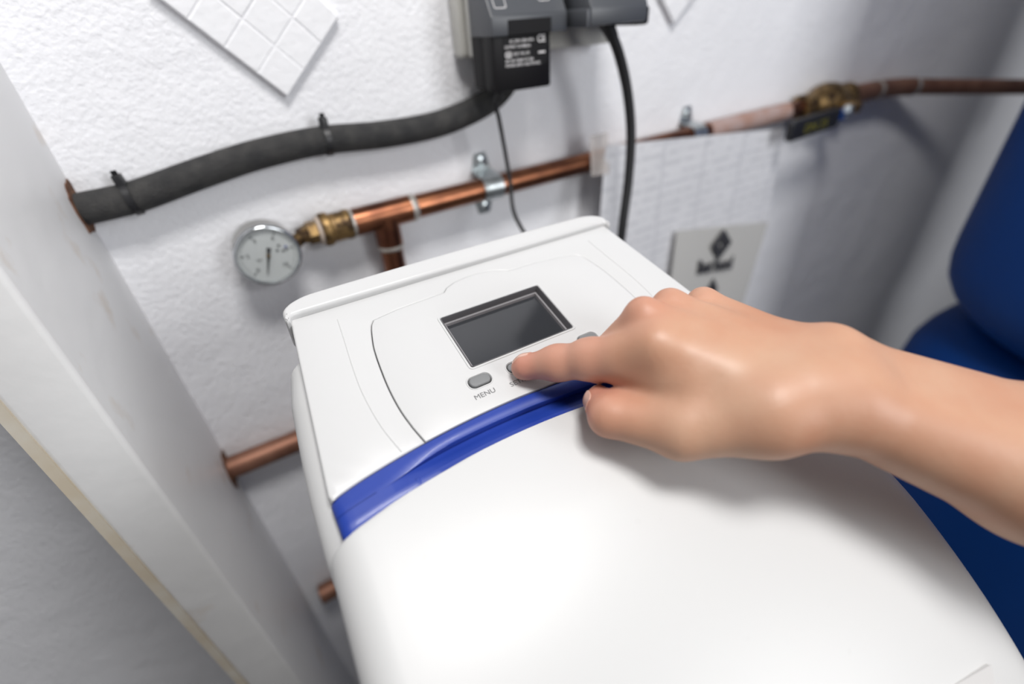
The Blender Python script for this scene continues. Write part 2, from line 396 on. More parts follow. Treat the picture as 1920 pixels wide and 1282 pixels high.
notch = [(XI + (x - XI) * (1 + gap / 0.09), s + gap * 0.6) for x, s in panel_out]
sb = 0.0655
left = [(XC - hwc(s), s) for s in np.linspace(sb, bU(-0.139) + 0.004, 12)]; right = [(XC + hwc(s), s) for s in np.linspace(bU(0.15) + 0.004, sb, 12)]
outline = left + [(XC - hwc(-0.06) + 0.001, bU(-0.138) + 0.001)] + front(-0.136, xb0 - gap, 10) + notch + front(xb1 + gap, 0.146, 8) + right
# console shell
obj('console_shell', *plate(con, np.array(outline), -0.012, 0.0, 0.0014), 'white', soft)
obj('console_bed', *plate(con, np.array([(-0.125, 0.05), (-0.125, -0.058), (0.135, -0.065), (0.135, 0.05)]), -0.0145, -0.0115), 'white', soft)
# control panel insert
lcd = rrect(-0.0368, 0.0408, -0.0203, 0.0258, 0.0018, 4)
BTN = [(-0.0370, -0.0311), (-0.0105, -0.0317), (0.0165, -0.0330), (0.0435, -0.0330)]
bh = [rrect(x - 0.0074, x + 0.0074, y - 0.0041, y + 0.0041, 0.0036, 6) for x, y in BTN]
panel = obj('control_panel', *plate(con, np.array(panel_out + front(xb1, xb0, 30)), -0.011, 0.0004, 0.0005, holes=[lcd] + bh), 'white', soft)
for k, (x, y) in enumerate(BTN):
    o = obj('button', *plate(con, rrect(x - 0.0068, x + 0.0068, y - 0.0035, y + 0.0035, 0.0032, 6), -0.004, 0.0016 if k != 1 else 0.0008, 0.0009), 'button', soft)
    r0 = rrect(x - 0.0086, x + 0.0086, y - 0.0053, y + 0.0053, 0.0048, 6); r1 = rrect(x - 0.0075, x + 0.0075, y - 0.0042, y + 0.0042, 0.0037, 6)
    rr = [np.array([con(px, ps, h) for px, ps in L]) for L, h in ((r0, 0.0003), (inset(ccw(r0), 0.0003), 0.0008), (inset(ccw(r1), -0.0003), 0.0008), (r1, 0.0001))]
    obj('button_rim', *loft(rr, caps=False), 'white', panel)
# screen: stepped dark frame, ledge and glass
L0 = ccw(lcd)
steps = [(0.0, 0.0006, 'a'), (0.0006, 0.0006, 'a'), (0.0011, -0.0006, 'a'), (0.0018, -0.0042, 'a')]
rr = [np.array([con(x, s, h) for x, s in inset(L0, d)]) for d, h, _ in steps]
obj('screen_frame', *loft(rr, caps=False), 'bezel', soft)
rr = [np.array([con(x, s, h) for x, s in inset(L0, d)]) for d, h in ((0.0017, -0.0040), (0.0030, -0.0041), (0.0034, -0.0062))]
obj('screen_ledge', *loft(rr, caps=False), 'bezel2', soft)
obj('screen_glass', *plate(con, rrect(-0.0345, 0.0385, -0.0180, 0.0235, 0.001, 3), -0.0075, -0.0060), 'screen', soft)
# thin bright border round the screen opening
r0 = rrect(-0.0388, 0.0428, -0.0222, 0.0277, 0.003, 4)
rr = [np.array([con(x, s, h) for x, s in inset(ccw(r0), d)]) for d, h in ((0, 0.0002), (0.0004, 0.0009), (0.0014, 0.0009), (0.0019, 0.0004))]
obj('screen_border', *loft(rr, caps=False), 'white', panel)
for body, x, s, wd in (('MENU', -0.0388, -0.0411, 1.0), ('SET/K', -0.0160, -0.0424, 1.0)):
    V, F = text_mesh(body, 0.0046, lambda a, b, c, x=x, s=s: con(x + a, s + b, 0.0006), xs=1.1)
    o = obj('lettering', V, F, 'ink', panel, smooth=False); o['label'] = 'grey printed word ' + body
# faint raised lines on the console
for sgn in (1, -1):
    pts = [(-0.0958, 0.0535), (-0.0975, 0.035), (-0.1000, 0.010), (-0.1010, -0.0096), (-0.0995, -0.034), (-0.0957, -0.0535)]
    pts = [(x if sgn == 1 else 2 * XI - x, s if (s > -0.05) else s - (0 if sgn == 1 else 0.005)) for x, s in pts]
    obj('trim_line', *tube(spline([con(x, s, -0.0002) for x, s in pts], 40), 0.0006, 8), 'white', soft)
# raised rim along the rear of the console
rim = []
hwr, rx, ry, sT = 0.1315, 0.024, 0.0125, 0.0805
for t in np.linspace(-1, 1, 25):
    rim.append((XC + t * (hwr - rx), sT + 0.0012 * (1 - t * t)))
cor = [(math.sin(math.radians(a)), math.cos(math.radians(a))) for a in range(9, 91, 9)]
rc = [(XC + hwr - rx + rx * a, sT - ry + ry * b) for a, b in cor] + [(XC + hwr, 0.0625), (XC + hwr - 0.0008, 0.0605), (XC + hwr - 0.0028, 0.0605)]
lcn = [(2 * XC - x, s_) for x, s_ in rc][::-1]
rim_out = lcn + rim + rc + [(XC + 0.1275, 0.0640), (XC + 0.1255, 0.0652)] + [(XC + t, 0.0655) for t in np.linspace(0.12, -0.12, 9)] + [(XC - 0.1255, 0.0652), (XC - 0.1275, 0.0640)]
obj('rear_rim', *plate(con, np.array(rim_out), -0.020, 0.0045, 0.0028, bseg=5), 'white', soft)
# blue handle strip
rings = []; ringsS = []; ringsL = []
for x in np.r_[-0.1368, -0.1364, -0.1355, -0.134, np.linspace(-0.131, 0.145, 70), 0.1475, 0.1490]:
    e = min(1.0, (x + 0.1368) / 0.006); dh = -0.004 * (1 - math.sqrt(max(0, 1 - (1 - e)**2)))
    e2 = min(1.0, (0.1490 - x) / 0.006); dh += -0.004 * (1 - math.sqrt(max(0, 1 - (1 - e2)**2)))
    g = min(1.0, max(0.0, min((x + 0.113) / 0.045, (0.125 - x) / 0.045))); g = g * g * (3 - 2 * g)
    a = bU(x) - 0.0003; b = seam(x) + 0.0002; su = b + 0.0118 - 0.0035 * (1 - g); sl = b + 0.0030; h0 = 0.0002 + dh
    rings.append(np.array([con(x, a, -0.008), con(x, a, -0.0012 + dh), con(x, a - 0.0007, -0.0002 + dh), con(x, a - 0.0016, h0), con(x, su + 0.0004, h0), con(x, su, h0 - 0.0004 * g), con(x, su + 0.0004, h0 - 0.0055 * g), con(x, su, -0.0088)]))
    ringsS.append(np.array([con(x, su + 0.0005, h0 - 0.0058 * g), con(x, su * 0.55 + sl * 0.45, h0 - 0.0052 * g), con(x, sl, h0 - 0.0024 * g), con(x, sl, -0.0088), con(x, su + 0.0005, -0.0088)]))
    ringsL.append(np.array([con(x, sl + 0.0001, h0 - 0.0022 * g), con(x, b, h0 - 0.0016 * g), con(x, b - 0.002, h0 - 0.0016 * g - 0.001), con(x, b - 0.002, -0.0088), con(x, sl, -0.0088)]))
strip = obj('handle_strip', *loft(rings), 'blue', soft, angle=50); strip['label'] = 'metallic blue curved handle strip'
kS = next(i for i, r in enumerate(ringsS) if r[0][0] > P0[0] - 0.108); kL = next(i for i, r in enumerate(ringsL) if r[0][0] > P0[0] - 0.0950)
obj('handle_end', *join(loft(ringsS[:kS + 1]), loft(ringsL[:kL + 1])), 'blue', strip, angle=60)
obj('handle_recess', *loft(ringsS[kS:]), 'blue', strip, angle=60)
o = obj('handle_lip', *loft(ringsL[kL:]), 'blue', strip); o['label'] = 'thin front lip of the blue handle'
for xx in (-0.0955, 0.108): obj('clip_rib', *plate(con, np.array([(xx, seam(xx) - 0.001), (xx + 0.0024, seam(xx + 0.0024) - 0.001), (xx + 0.0024, seam(xx) + 0.0042), (xx, seam(xx) + 0.0042)]), -0.009, -0.0004, 0.0003), 'blue', strip)
# lid
ST = np.r_[0.0, 0.0006, 0.0016, 0.003, np.linspace(0.006, 0.285, 54)]
NX = 33; rings = []
def lid_pt(t, u, drop=None):
    """t = run towards the front, u in [-1, 1] across"""
    hw = 0.1525 + 0.008 * min(1, t / 0.12)
    r = 0.019; c = 0.004
    a = abs(u)
    if a <= 0.72: x = a / 0.72 * (hw - r); dz_ = c * (1 - (a / 0.72)**2)
    else:
        th = (a - 0.72) / 0.28 * math.pi / 2; x = hw - r + r * math.sin(th); dz_ = -r * (1 - math.cos(th))
    x = math.copysign(x, u) if u else 0.0
    xr = x + XC
    s0 = seam(max(-0.139, min(0.15, xr))) * math.exp(-t * 7) + (1 - math.exp(-t * 7)) * -0.080
    Y = P0[1] + s0 * math.cos(TILT) - t * np.interp(t, [0, 0.1, 0.2, 0.285], [0.97, 0.95, 0.93, 0.90])
    e = min(1.0, t / 0.003); dz_ -= 0.003 * (1 - math.sqrt(max(0, 1 - (1 - e)**2)))
    fade = min(1.0, t / 0.05); 
    if dz_ > 0: dz_ *= fade
    return np.array([SX + x, Y, lidz(Y) + dz_ + 0.0002])
US = np.r_[np.linspace(-1, -0.72, 9), np.linspace(-0.72, 0.72, 31)[1:-1], np.linspace(0.72, 1, 9)]
for t in ST:
    top = [lid_pt(t, u) for u in US]
    skirt = 0.055
    l0 = top[0].copy(); l0[2] = min(l0[2] - 0.004, l0[2] - skirt * min(1, 0.15 + t / 0.1)); r0 = top[-1].copy(); r0[2] = l0[2]
    rings.append(np.array([l0] + top + [r0]))
fr = rings[-1].copy(); fr[:, 1] -= 0.004; fr[:, 2] = np.minimum(fr[:, 2], 0) + 0.55; rings.append(fr)
lid = obj('lid', *loft(rings), 'lid', soft, angle=50); lid['label'] = 'smooth curved white lid'
# small raised wedge on the lid
def lid_hit(u, v):
    r = ray(u, v); best = None
    for k in np.linspace(0.2, 0.6, 2000):
        p = EYE + r / FPX * k * 1.0
        if p[2] <= lidz(p[1]) + 0.003: return p
    return p
q = [lid_hit(1856, 1246), lid_hit(1780, 1290), lid_hit(1700, 1345), lid_hit(1790, 1350), lid_hit(1838, 1290)]
nl = nrm(np.cross(q[1] - q[0], q[4] - q[0])); nl = nl if nl[2] > 0 else -nl
V = np.array([p - nl * 0.003 for p in q] + [p + nl * (0.0005, 0.0002, 0.0002, 0.008, 0.007)[i] for i, p in enumerate(q)])
F = [(0, 1, 2, 3, 4), (5, 6, 7, 8, 9)] + [(i, (i + 1) % 5, 5 + (i + 1) % 5, 5 + i) for i in range(5)]
obj('lid_wedge', V, F, 'white', lid, smooth=False)

# ------------------------------------------------------------------ copper pipe run on the wall
PY = 0.565
def pp(u, v): return onY(u, v, PY)
ZP = EYE[2] - 0.1885
def pz(X): return EYE[2] + np.interp(X, [0.05, 0.11, 0.46, 0.92, 1.3], [-0.1925, -0.1917, -0.1841, -0.1748, -0.1730])
run = thing('copper_pipe', (0.5, PY, pz(0.5)), 'copper pipe with a soldered tee fixed along the white back wall', 'pipe')
obj('pipe', *tube([(x, PY, pz(x)) for x in np.linspace(0.16, 0.9435, 30)], 0.0138, 24), 'copper', run)
tee0, tee1 = 0.108, 0.182
o = obj('pale_sleeve', *tube([(x, PY, pz(x)) for x in np.linspace(0.70, 0.905, 10)], 0.0150, 24), 'palepipe', run); o['label'] = 'pale sleeve round the pipe'  # slightly wider pale tube over this stretch of the pipe
obj('tee_body', *tube([(x, PY, pz(x)) for x in np.linspace(tee0, tee1, 8)], 0.0158, 24), 'copper', run)
obj('tee_branch', *tube([(0.1475, PY, pz(0.147) - d) for d in np.linspace(0.0, 0.040, 6)], [0.0158, 0.0158, 0.0158, 0.0158, 0.0158, 0.0156], 24, ref=(0, 1, 0)), 'copper', run)
obj('solder_ring', *tube([(x, PY, pz(x)) for x in (tee1 - 0.002, tee1 + 0.002, tee1 + 0.006)], [0.0162, 0.0165, 0.0142], 24), 'solder', run)
obj('solder_ring', *tube([(0.1475, PY, pz(0.147) - d) for d in (0.037, 0.040, 0.043)], [0.0161, 0.0164, 0.0142], 24, ref=(0, 1, 0)), 'solder', run)
obj('branch_pipe', *tube([(0.1475, PY, pz(0.147) - d) for d in np.linspace(0.03, 0.60, 12)], 0.0138, 24, ref=(0, 1, 0)), 'copper', run)
obj('solder_ring', *tube([(x, PY, pz(x)) for x in (tee0 - 0.005, tee0 - 0.001, tee0 + 0.002)], [0.0145, 0.0166, 0.0160], 24), 'solder', run)
# brass socket between tee and gauge
bs = thing('brass_fitting', (0.085, PY, pz(0.085)), 'tarnished brass threaded fitting between pressure gauge and copper tee', 'pipe fitting')
ax = (-1, 0, -0.004)
c0 = np.array([0.106, PY, pz(0.106)])
obj('socket_body', *lathe(c0, ax, [(-0.002, 0.0150), (0.0, 0.0166), (0.004, 0.0172), (0.008, 0.0160), (0.022, 0.0160), (0.024, 0.0185), (0.030, 0.0192), (0.033, 0.0180), (0.033, 0.010)], 8 * 4), 'brass', bs)
obj('hemp_seal', *lathe(c0 + np.array([-0.032, 0, 0]), ax, [(0, 0.013), (0.0015, 0.0165), (0.003, 0.0150), (0.0045, 0.0155), (0.006, 0.011)], 28), 'hemp', bs)
obj('hex_nipple', *lathe(c0 + np.array([-0.036, 0, 0]), ax, [(0, 0.012), (0.001, 0.0128), (0.012, 0.0128), (0.013, 0.011), (0.024, 0.0075)], 6), 'brass', bs, smooth=False)
# pressure gauge
gc = np.array([0.0108, 0.5650, EYE[2] - 0.2000])
gn = nrm(np.array([0.02, -1.0, 0.0]))               # dial direction
gauge = thing('pressure_gauge', gc, 'round steel pressure gauge with white dial on the copper pipe end', 'gauge')
gb = gc - gn * 0.014
obj('case', *lathe(gb, gn, [(0, 0.024), (0, 0.0305), (0.002, 0.0318), (0.026, 0.0318), (0.028, 0.0318)], 48), 'steel', gauge)
obj('bezel', *lathe(gb, gn, [(0.026, 0.0316), (0.0265, 0.0332), (0.0300, 0.0336), (0.0325, 0.0328), (0.0330, 0.0312), (0.0315, 0.0300), (0.0290, 0.0296)], 48, caps=False), 'chrome', gauge, angle=60)
dial = obj('dial', *lathe(gb, gn, [(0.026, 0.0305), (0.0285, 0.0305), (0.0285, 0.0001)], 48), 'dial', gauge)
gx = nrm(np.cross(gn, [0, 0, 1.0])) * -1.0; gx = gx if gx[0] > 0 else -gx; gz = nrm(np.cross(gn, gx)); gz = gz if gz[2] > 0 else -gz
ROLL = math.radians(-3)
def gd(x, z, h=0.0292):
    c, s = math.cos(ROLL), math.sin(ROLL); return gb + gx * (c * x - s * z) + gz * (s * x + c * z) + gn * h
def bar2(a, b, w, h=0.0290, t=0.0002):
    a = np.array(a); b = np.array(b); d = nrm(b - a); n = np.array([-d[1], d[0]]) * w / 2
    P = [a + n, b + n, b - n, a - n]; return loft([np.array([gd(x, z, h) for x, z in P]), np.array([gd(x, z, h + t) for x, z in P])])
parts = []
for k in range(0, 51):
    a = math.radians(225 - 270 * k / 50); L = 0.0045 if k % 10 == 0 else 0.0018
    parts.append(bar2((0.0272 * math.cos(a), 0.0272 * math.sin(a)), ((0.0272 - L) * math.cos(a), (0.0272 - L) * math.sin(a)), 0.0008 if k % 10 == 0 else 0.00022))
obj('dial_marks', *join(*parts), 'dialink', dial, smooth=False)
for k, t in enumerate('0246810'[:0] or ['0', '2', '4', '6', '8', '10']):
    a = math.radians(225 - 270 * k / 5); V, F = text_mesh(t, 0.0062, lambda x, y, c, a=a: gd(0.0195 * math.cos(a) + x, 0.0195 * math.sin(a) + y, 0.0291))
    obj('numeral', V, F, 'dialink', dial, smooth=False)
V, F = text_mesh('bar', 0.0045, lambda x, y, c: gd(-0.009 + y * 0, -0.002) * 0 + gd(-0.0095 + x, -0.003 + y, 0.0291)); obj('numeral', V, F, 'dialink', dial, smooth=False)
for (x, z, m) in ((0.0125, 0.0085, 'dialink'), (0.0100, 0.0035, 'dialink'), (0.0155, 0.0020, 'dialink'), (0.0190, 0.0060, 'dialblue')):
    obj('dial_dot', *loft([np.array([gd(x + r * math.cos(t), z + r * math.sin(t), 0.0290 + h) for t in np.linspace(0, 2 * np.pi, 12, endpoint=False)]) for r, h in ((0.0013, 0), (0.0013, 0.0002))]), m, dial, smooth=False)
nd = nrm(np.array([-0.30, -1.0])); tn = np.array([-nd[1], nd[0]])
P = [nd * 0.0215 + tn * 0.0003, nd * 0.0215 - tn * 0.0003, -nd * 0.003 - tn * 0.0014, -nd * 0.0085 - tn * 0.0022, -nd * 0.0085 + tn * 0.0022, -nd * 0.003 + tn * 0.0014]
obj('needle', *loft([np.array([gd(x, z, 0.0297) for x, z in P]), np.array([gd(x, z, 0.0302) for x, z in P])]), 'dialink', gauge, smooth=False)
obj('needle_hub', *lathe(gb, gn, [(0.0288, 0.0020), (0.0308, 0.0020), (0.0311, 0.0012)], 16), 'brass', gauge)
obj('glass', *lathe(gb, gn, [(0.0312, 0.0303), (0.0318, 0.0303)], 48), 'glass', gauge)
st0 = np.array([0.0415, PY, pz(0.05)]); 
obj('stem', *tube([gb + gn * 0.014 + gx * 0.028, st0 + np.array([0.012, 0, 0])], 0.0075, 16), 'brass', gauge)

# pipe clamps
def clamp(X, name, label, lower=True):
    z0 = pz(X); t = thing(name, (X, WY, z0), label, 'pipe clamp', 'zinc pipe clamps'); w = 0.0140; r = 0.0150
    prof = []                                       # (y, z) centre line of the strap from the upper tab over the pipe to the lower tab
    yt = WY - 0.0015
    prof += [(yt, z0 + 0.040), (yt, z0 + 0.0185), (yt - 0.006, z0 + 0.0165)]
    for a in np.linspace(68, -68, 13): prof.append((PY - r * math.cos(math.radians(a)), z0 + r * math.sin(math.radians(a))))
    prof += [(yt - 0.006, z0 - 0.0165), (yt, z0 - 0.0185), (yt, z0 - 0.040)] if lower else [(yt - 0.006, z0 - 0.0165), (yt, z0 - 0.0185)]
    prof = np.array(prof); T = np.gradient(prof, axis=0); T /= np.linalg.norm(T, axis=1)[:, None]; Nn = np.column_stack([T[:, 1], -T[:, 0]])
    rings = []
    for i, (p, n) in enumerate(zip(prof, Nn)):
        ww = w * (0.55 if i in (0, len(prof) - 1) else 1.0)
        rings.append(np.array([(X - ww, *(p + n * 0.0008)), (X + ww, *(p + n * 0.0008)), (X + ww, *(p - n * 0.0008)), (X - ww, *(p - n * 0.0008))]))
    obj('strap', *loft(rings), 'zinc', t, angle=40)
    for zz in ((z0 + 0.030, z0 - 0.030) if lower else (z0 + 0.030,)):
        sc = obj('screw', *lathe((X, yt, zz), (0, -1, 0), [(-0.004, 0.004), (0.0, 0.004), (0.0008, 0.0078), (0.0032, 0.0068), (0.0046, 0.0036)], 18), 'zinc', t)
        obj('screw_slot', *join(box(X - 0.003, X + 0.003, yt - 0.0046, yt - 0.0030, zz - 0.0005, zz + 0.0005), box(X - 0.0005, X + 0.0005, yt - 0.0046, yt - 0.0030, zz - 0.003, zz + 0.003)), 'zinc', sc, smooth=False)
    return t
clamp(0.2930, 'pipe_clamp', 'zinc pipe clamp with two screws beside the thin black cable')
clamp(0.672, 'pipe_clamp', 'zinc pipe clamp just above the hanging printed sheet', lower=False)

# ball valve and right hand pipe
vx = 1.02; vz_ = pz(vx) + 0.0
valve = thing('ball_valve', (vx, PY, vz_), 'brass ball valve with black lever right of the hanging sheet', 'valve')
obj('valve_body', *lathe((0.945, PY, vz_), (1, 0, 0.02), [(0, 0.017), (0.002, 0.021), (0.030, 0.021), (0.034, 0.019), (0.046, 0.024), (0.062, 0.030), (0.080, 0.033), (0.100, 0.030), (0.118, 0.024), (0.124, 0.022), (0.128, 0.024), (0.150, 0.024), (0.152, 0.016)], 28), 'brass', valve)
obj('valve_stem', *lathe((1.035, PY - 0.025, vz_ - 0.002), (0, -1, -0.10), [(0, 0.012), (0.018, 0.012), (0.020, 0.009), (0.034, 0.009)], 20), 'brass', valve)
lp = onY(1548, 236, 0.515); la = onY(1478, 248, 0.515); lb = onY(1590, 212, 0.515)
dx_ = nrm(lb - la)
def lever_map(x, s, h): return la + dx_ * x + np.array([0, 0, 1.0]) * s + np.array([0, -1.0, 0]) * h
Lv = np.linalg.norm(lb - la)
lever = obj('lever', *plate(lever_map, rrect(0.0, Lv * 0.80, -0.016, 0.016, 0.006, 4), -0.004, 0.006, 0.002), 'black', valve)
obj('lever_neck', *plate(lever_map, rrect(Lv * 0.74, Lv * 1.05, -0.008, 0.011, 0.005, 4), -0.004, 0.003, 0.001), 'tank', valve)
obj('lever_nut', *lathe(lever_map(Lv * 0.93, 0.006, 0.001), (0, -1, 0), [(0, 0.012), (0.008, 0.012), (0.010, 0.008)], 6), 'zinc', valve, smooth=False)
V, F = text_mesh('DN 25', 0.020, lambda a, b, c: lever_map(Lv * 0.40 + a, b - 0.002, 0.0064), xs=1.2); obj('lettering', V, F, 'yellow', lever, smooth=False)
q0 = np.array([1.0965, PY, vz_ + 0.003]); q1 = onY(1650, 167, PY); q2 = onY(1700, 162, 0.556); q3 = onY(1920, 163, 0.45); q4 = q3 + (q3 - q2) * 0.9
rp = thing('copper_pipe', (1.3, 0.56, q2[2]), 'dull copper pipe running from the ball valve towards the blue tank', 'pipe')
obj('pipe', *tube(spline([q2, (q2 + q3) / 2, q3, q4], 26), 0.0155, 24), 'copper_dull', rp)
obj('elbow', *tube(spline([q0, (q0 + q1) / 2, q1, (q1 + q2) / 2 + np.array([0.0, 0.002, 0.0]), q2 + (q3 - q2) * 0.04], 20), 0.0172, 24), 'copper_dull', rp)
obj('solder_ring', *tube([q2 + (q3 - q2) * k for k in (0.03, 0.05, 0.07)], [0.0165, 0.0182, 0.0160], 24), 'solder', rp)
obj('solder_ring', *tube([q0 + (q1 - q0) * k for k in (0.80, 0.85, 0.90)], [0.0174, 0.0184, 0.0174], 24), 'solder', rp)

# lower pipes
z_l = EYE[2] - 0.471
lowp = thing('copper_pipe', (-0.05, PY + 0.0045, z_l), 'low copper pipe coming out of a hole in the projecting wall', 'pipe')
obj('pipe', *tube([(x, PY + 0.0045, z_l) for x in np.linspace(-0.135, 0.16, 12)], 0.0150, 24), 'copper_dull', lowp)
o = obj('wall_hole', *blob(FX1, (0, PY + 0.0045, z_l), 0.024, 0.026, 3), 'rust', wall_projection, smooth=False)
z_m = EYE[2] - 0.805
lowq = thing('copper_pipe', (-0.05, PY, z_m), 'short copper pipe stub low behind the water softener', 'pipe')
obj('pipe', *tube([(x, PY, z_m) for x in np.linspace(-0.094, 0.17, 12)], 0.0145, 24), 'copper_dull', lowq)
obj('end_cap', *tube([(x, PY, z_m) for x in (-0.100, -0.098, -0.075)], [0.012, 0.0165, 0.0165], 24), 'copper_dull', lowq)

# ------------------------------------------------------------------ sleeved black hose
HY = 0.5725
hp = [onY(u, v, HY) for u, v in ((150, 393), (250, 370), (370, 327), (480, 291), (600, 264), (720, 252), (820, 233), (890, 205), (930, 178))]
hp = [hp[0] + (hp[0] - hp[1]) * 0.25] + hp + [np.array([0.345, HY + 0.001, EYE[2] - 0.058]), np.array([0.360, HY + 0.001, EYE[2] - 0.048])]
HC = spline(hp, 90)
hose = thing('insulated_hose', (0.1, HY, HC[:, 2].min()), 'thick black woven-sleeved hose tied along the wall above the gauge', 'hose')
obj('sleeve', *tube(HC, 0.0142, 28), 'hose', hose)
obj('wall_hole', *blob(FX1, (0, HC[2][1] + 0.002, HC[2][2] + 0.001), 0.021, 0.023, 8), 'rust', wall_projection, smooth=False)
def hose_at(u):                                     # parameter of the hose point whose image column is u
    best = min(range(len(HC)), key=lambda i: abs(((RW.T @ (HC[i] - EYE))[0] / (RW.T @ (HC[i] - EYE))[2]) * FPX + 960 - u)); return best
for u, lab in ((252, 'black cable tie round the hose end at the projecting wall'), (617, 'black cable tie round the middle of the sleeved hose')):
    i = hose_at(u); c = HC[i]; T = nrm(HC[i + 1] - HC[i - 1]); up = np.array([0, 0, 1.0]); up = nrm(up - T * (up @ T)); fw = np.cross(T, up); fw = fw if fw[1] < 0 else -fw
    ct = thing('cable_tie', c - up * 0.016, lab, 'cable tie', 'cable ties on the hose')
    th = np.linspace(0, 2 * np.pi, 28, endpoint=False); rings = []
    for w, r in ((-0.003, 0.0146), (-0.003, 0.0162), (0.003, 0.0162), (0.003, 0.0146)): rings.append(c + T * w + r * (np.outer(np.cos(th), up) + np.outer(np.sin(th), fw)))
    rings.append(rings[0]); obj('band', *loft(rings, caps=False), 'black', ct)
    hb = c + up * 0.0168 + fw * 0.004
    def hm(x, s, h, hb=hb, T=T, fw=fw, up=up): return hb + T * x + fw * s + up * h
    obj('tie_head', *plate(hm, rrect(-0.0042, 0.0042, -0.004, 0.004, 0.001, 2), -0.003, 0.006, 0.0008), 'black', ct)
    obj('tie_tail', *loft([np.array([hb + up * h + T * a * 0.0024 + fw * b * 0.0008 + fw * 0.3 * max(0, h - 0.004) for a, b in ((-1, -1), (1, -1), (1, 1), (-1, 1))]) for h in (0.0, 0.006, 0.010)]), 'black', ct)

# ------------------------------------------------------------------ wall socket, adapter, plug, cables
E2 = EYE[2]
sock = thing('wall_socket', (0.375, WY, E2 - 0.040), 'off-white surface mounted double wall socket behind the black adapter', 'wall socket')
obj('back_box', *bevbox(0.2715, 0.478, 0.566, WY + 0.001, E2 - 0.0405, E2 + 0.062, 0.006, 3), 'socket', sock)
obj('front_plate', *bevbox(0.2785, 0.4765, 0.552, 0.564, E2 - 0.0390, E2 + 0.0605, 0.003, 2), 'socket', sock)
for X in (0.328, 0.425):
    obj('socket_insert', *lathe((X, 0.553, E2 + 0.012), (0, -1, 0), [(0, 0.0225), (0.0015, 0.0225), (0.002, 0.021), (0.001, 0.0195)], 32), 'socket', sock)
AX0, AX1 = 0.2757, 0.3477; AF = 0.500
ad = thing('power_adapter', (0.315, 0.52, E2 - 0.071), 'black plug-in power adapter with printed white label', 'adapter')
obj('case', *bevbox(AX0, AX1, AF + 0.001, 0.524, E2 - 0.0705, E2 - 0.008, 0.0028, 2), 'adapter', ad)
obj('rear_shell', *bevbox(AX0 + 0.0015, AX1 - 0.0015, 0.5245, 0.5530, E2 - 0.0690, E2 + 0.010, 0.0028, 2), 'adapter', ad)
# upper hood: sloping grey top face
hx0, hx1 = AX0 - 0.0006, 0.3675
side = [(0.548, E2 - 0.0195), (AF - 0.0015, E2 - 0.0195), (AF - 0.0015, E2 - 0.0035), (AF + 0.030, E2 + 0.050), (0.548, E2 + 0.050)]
bm = bmesh.new(); va = [bm.verts.new((hx0, y, z)) for y, z in side]; vb = [bm.verts.new((hx1, y, z)) for y, z in side]
bm.faces.new(va[::-1]); bm.faces.new(vb)
for i in range(5): bm.faces.new((va[i], va[(i + 1) % 5], vb[(i + 1) % 5], vb[i]))
bmesh.ops.recalc_face_normals(bm, faces=bm.faces); bmesh.ops.bevel(bm, geom=list(bm.edges), offset=0.0016, segments=2, affect='EDGES', profile=0.5)
hood = obj('hood', *bmdata(bm), 'adapter_top', ad)
obj('hood_recess', *bevbox(AX0 + 0.018, AX1 - 0.001, AF - 0.0022, AF + 0.004, E2 - 0.0195, E2 - 0.0060, 0.0006, 1), 'adapter', ad)
nh = nrm(np.array([0, -0.0535, 0.0315])); sh = nrm(np.array([0, 0.0315, 0.0535])); ho = np.array([0, AF - 0.0015, E2 - 0.0035])
def hoodmap(x, s, h): return np.array([x, 0, 0]) + ho + sh * s + nh * h
for xa, xb, s0 in ((AX0 + 0.006, AX0 + 0.020, 0.0085), (AX0 + 0.060, AX0 + 0.074, 0.0135)):
    oo = rrect(xa, xb, s0, s0 + 0.045, 0.002, 3); rr = [np.array([hoodmap(x, s, h) for x, s in L]) for L, h in ((oo, 0.0001), (oo, 0.0004))]
    obj('printed_outline', *loft([np.array([hoodmap(x, s, h) for x, s in L]) for L, h in ((ccw(oo), 0.0001), (ccw(oo), 0.0004), (inset(ccw(oo), 0.0007), 0.0004), (inset(ccw(oo), 0.0007), 0.0001))], caps=False), 'print', hood, smooth=False)
obj('hood_face', *plate(hoodmap, rrect(hx0 + 0.0015, hx1 - 0.0015, 0.002, 0.058, 0.002, 3), -0.001, 0.0002), 'adapter_top', ad)
def lab(X, Z): return lambda a, b, c: np.array([X + a, AF + 0.0006, E2 + Z + b])
lx = AX0 + 0.0140
obj('label_panel', *bevbox(AX0 + 0.012, AX1 - 0.005, AF + 0.0007, AF + 0.004, E2 - 0.0475, E2 - 0.0205, 0.0003, 1), 'adapter', ad)
for s, X, Z, size, al, bd in (('AC 230V~50Hz 8VA', lx + 0.006, -0.0245, 0.0038, 'LEFT', 0.00004), ('OUTPUT 12V 800mA', lx, -0.0295, 0.0038, 'LEFT', 0.00004),
                              ('CE', lx + 0.0455, -0.0245, 0.0092, 'CENTER', 0.00012), ('GS', lx + 0.004, -0.0365, 0.0072, 'CENTER', 0.0002), ('IP20 T40 LPS', lx + 0.0095, -0.0362, 0.0042, 'LEFT', 0.0),
                              ('ART.NR 100028 12V 08A', lx, -0.0420, 0.0036, 'LEFT', 0.00004), ('POWER SUPPLY ELECTRONIC', lx, -0.0462, 0.0036, 'LEFT', 0.00005)):
    V, F = text_mesh(s, size, lab(X, Z), al, bd, xs=0.92); obj('lettering', V, F, 'print', ad, smooth=False)
obj('lettering', *box(lx + 0.0415, lx + 0.0500, AF + 0.0004, AF + 0.0008, E2 - 0.0375, E2 - 0.0358), 'print', ad, smooth=False)
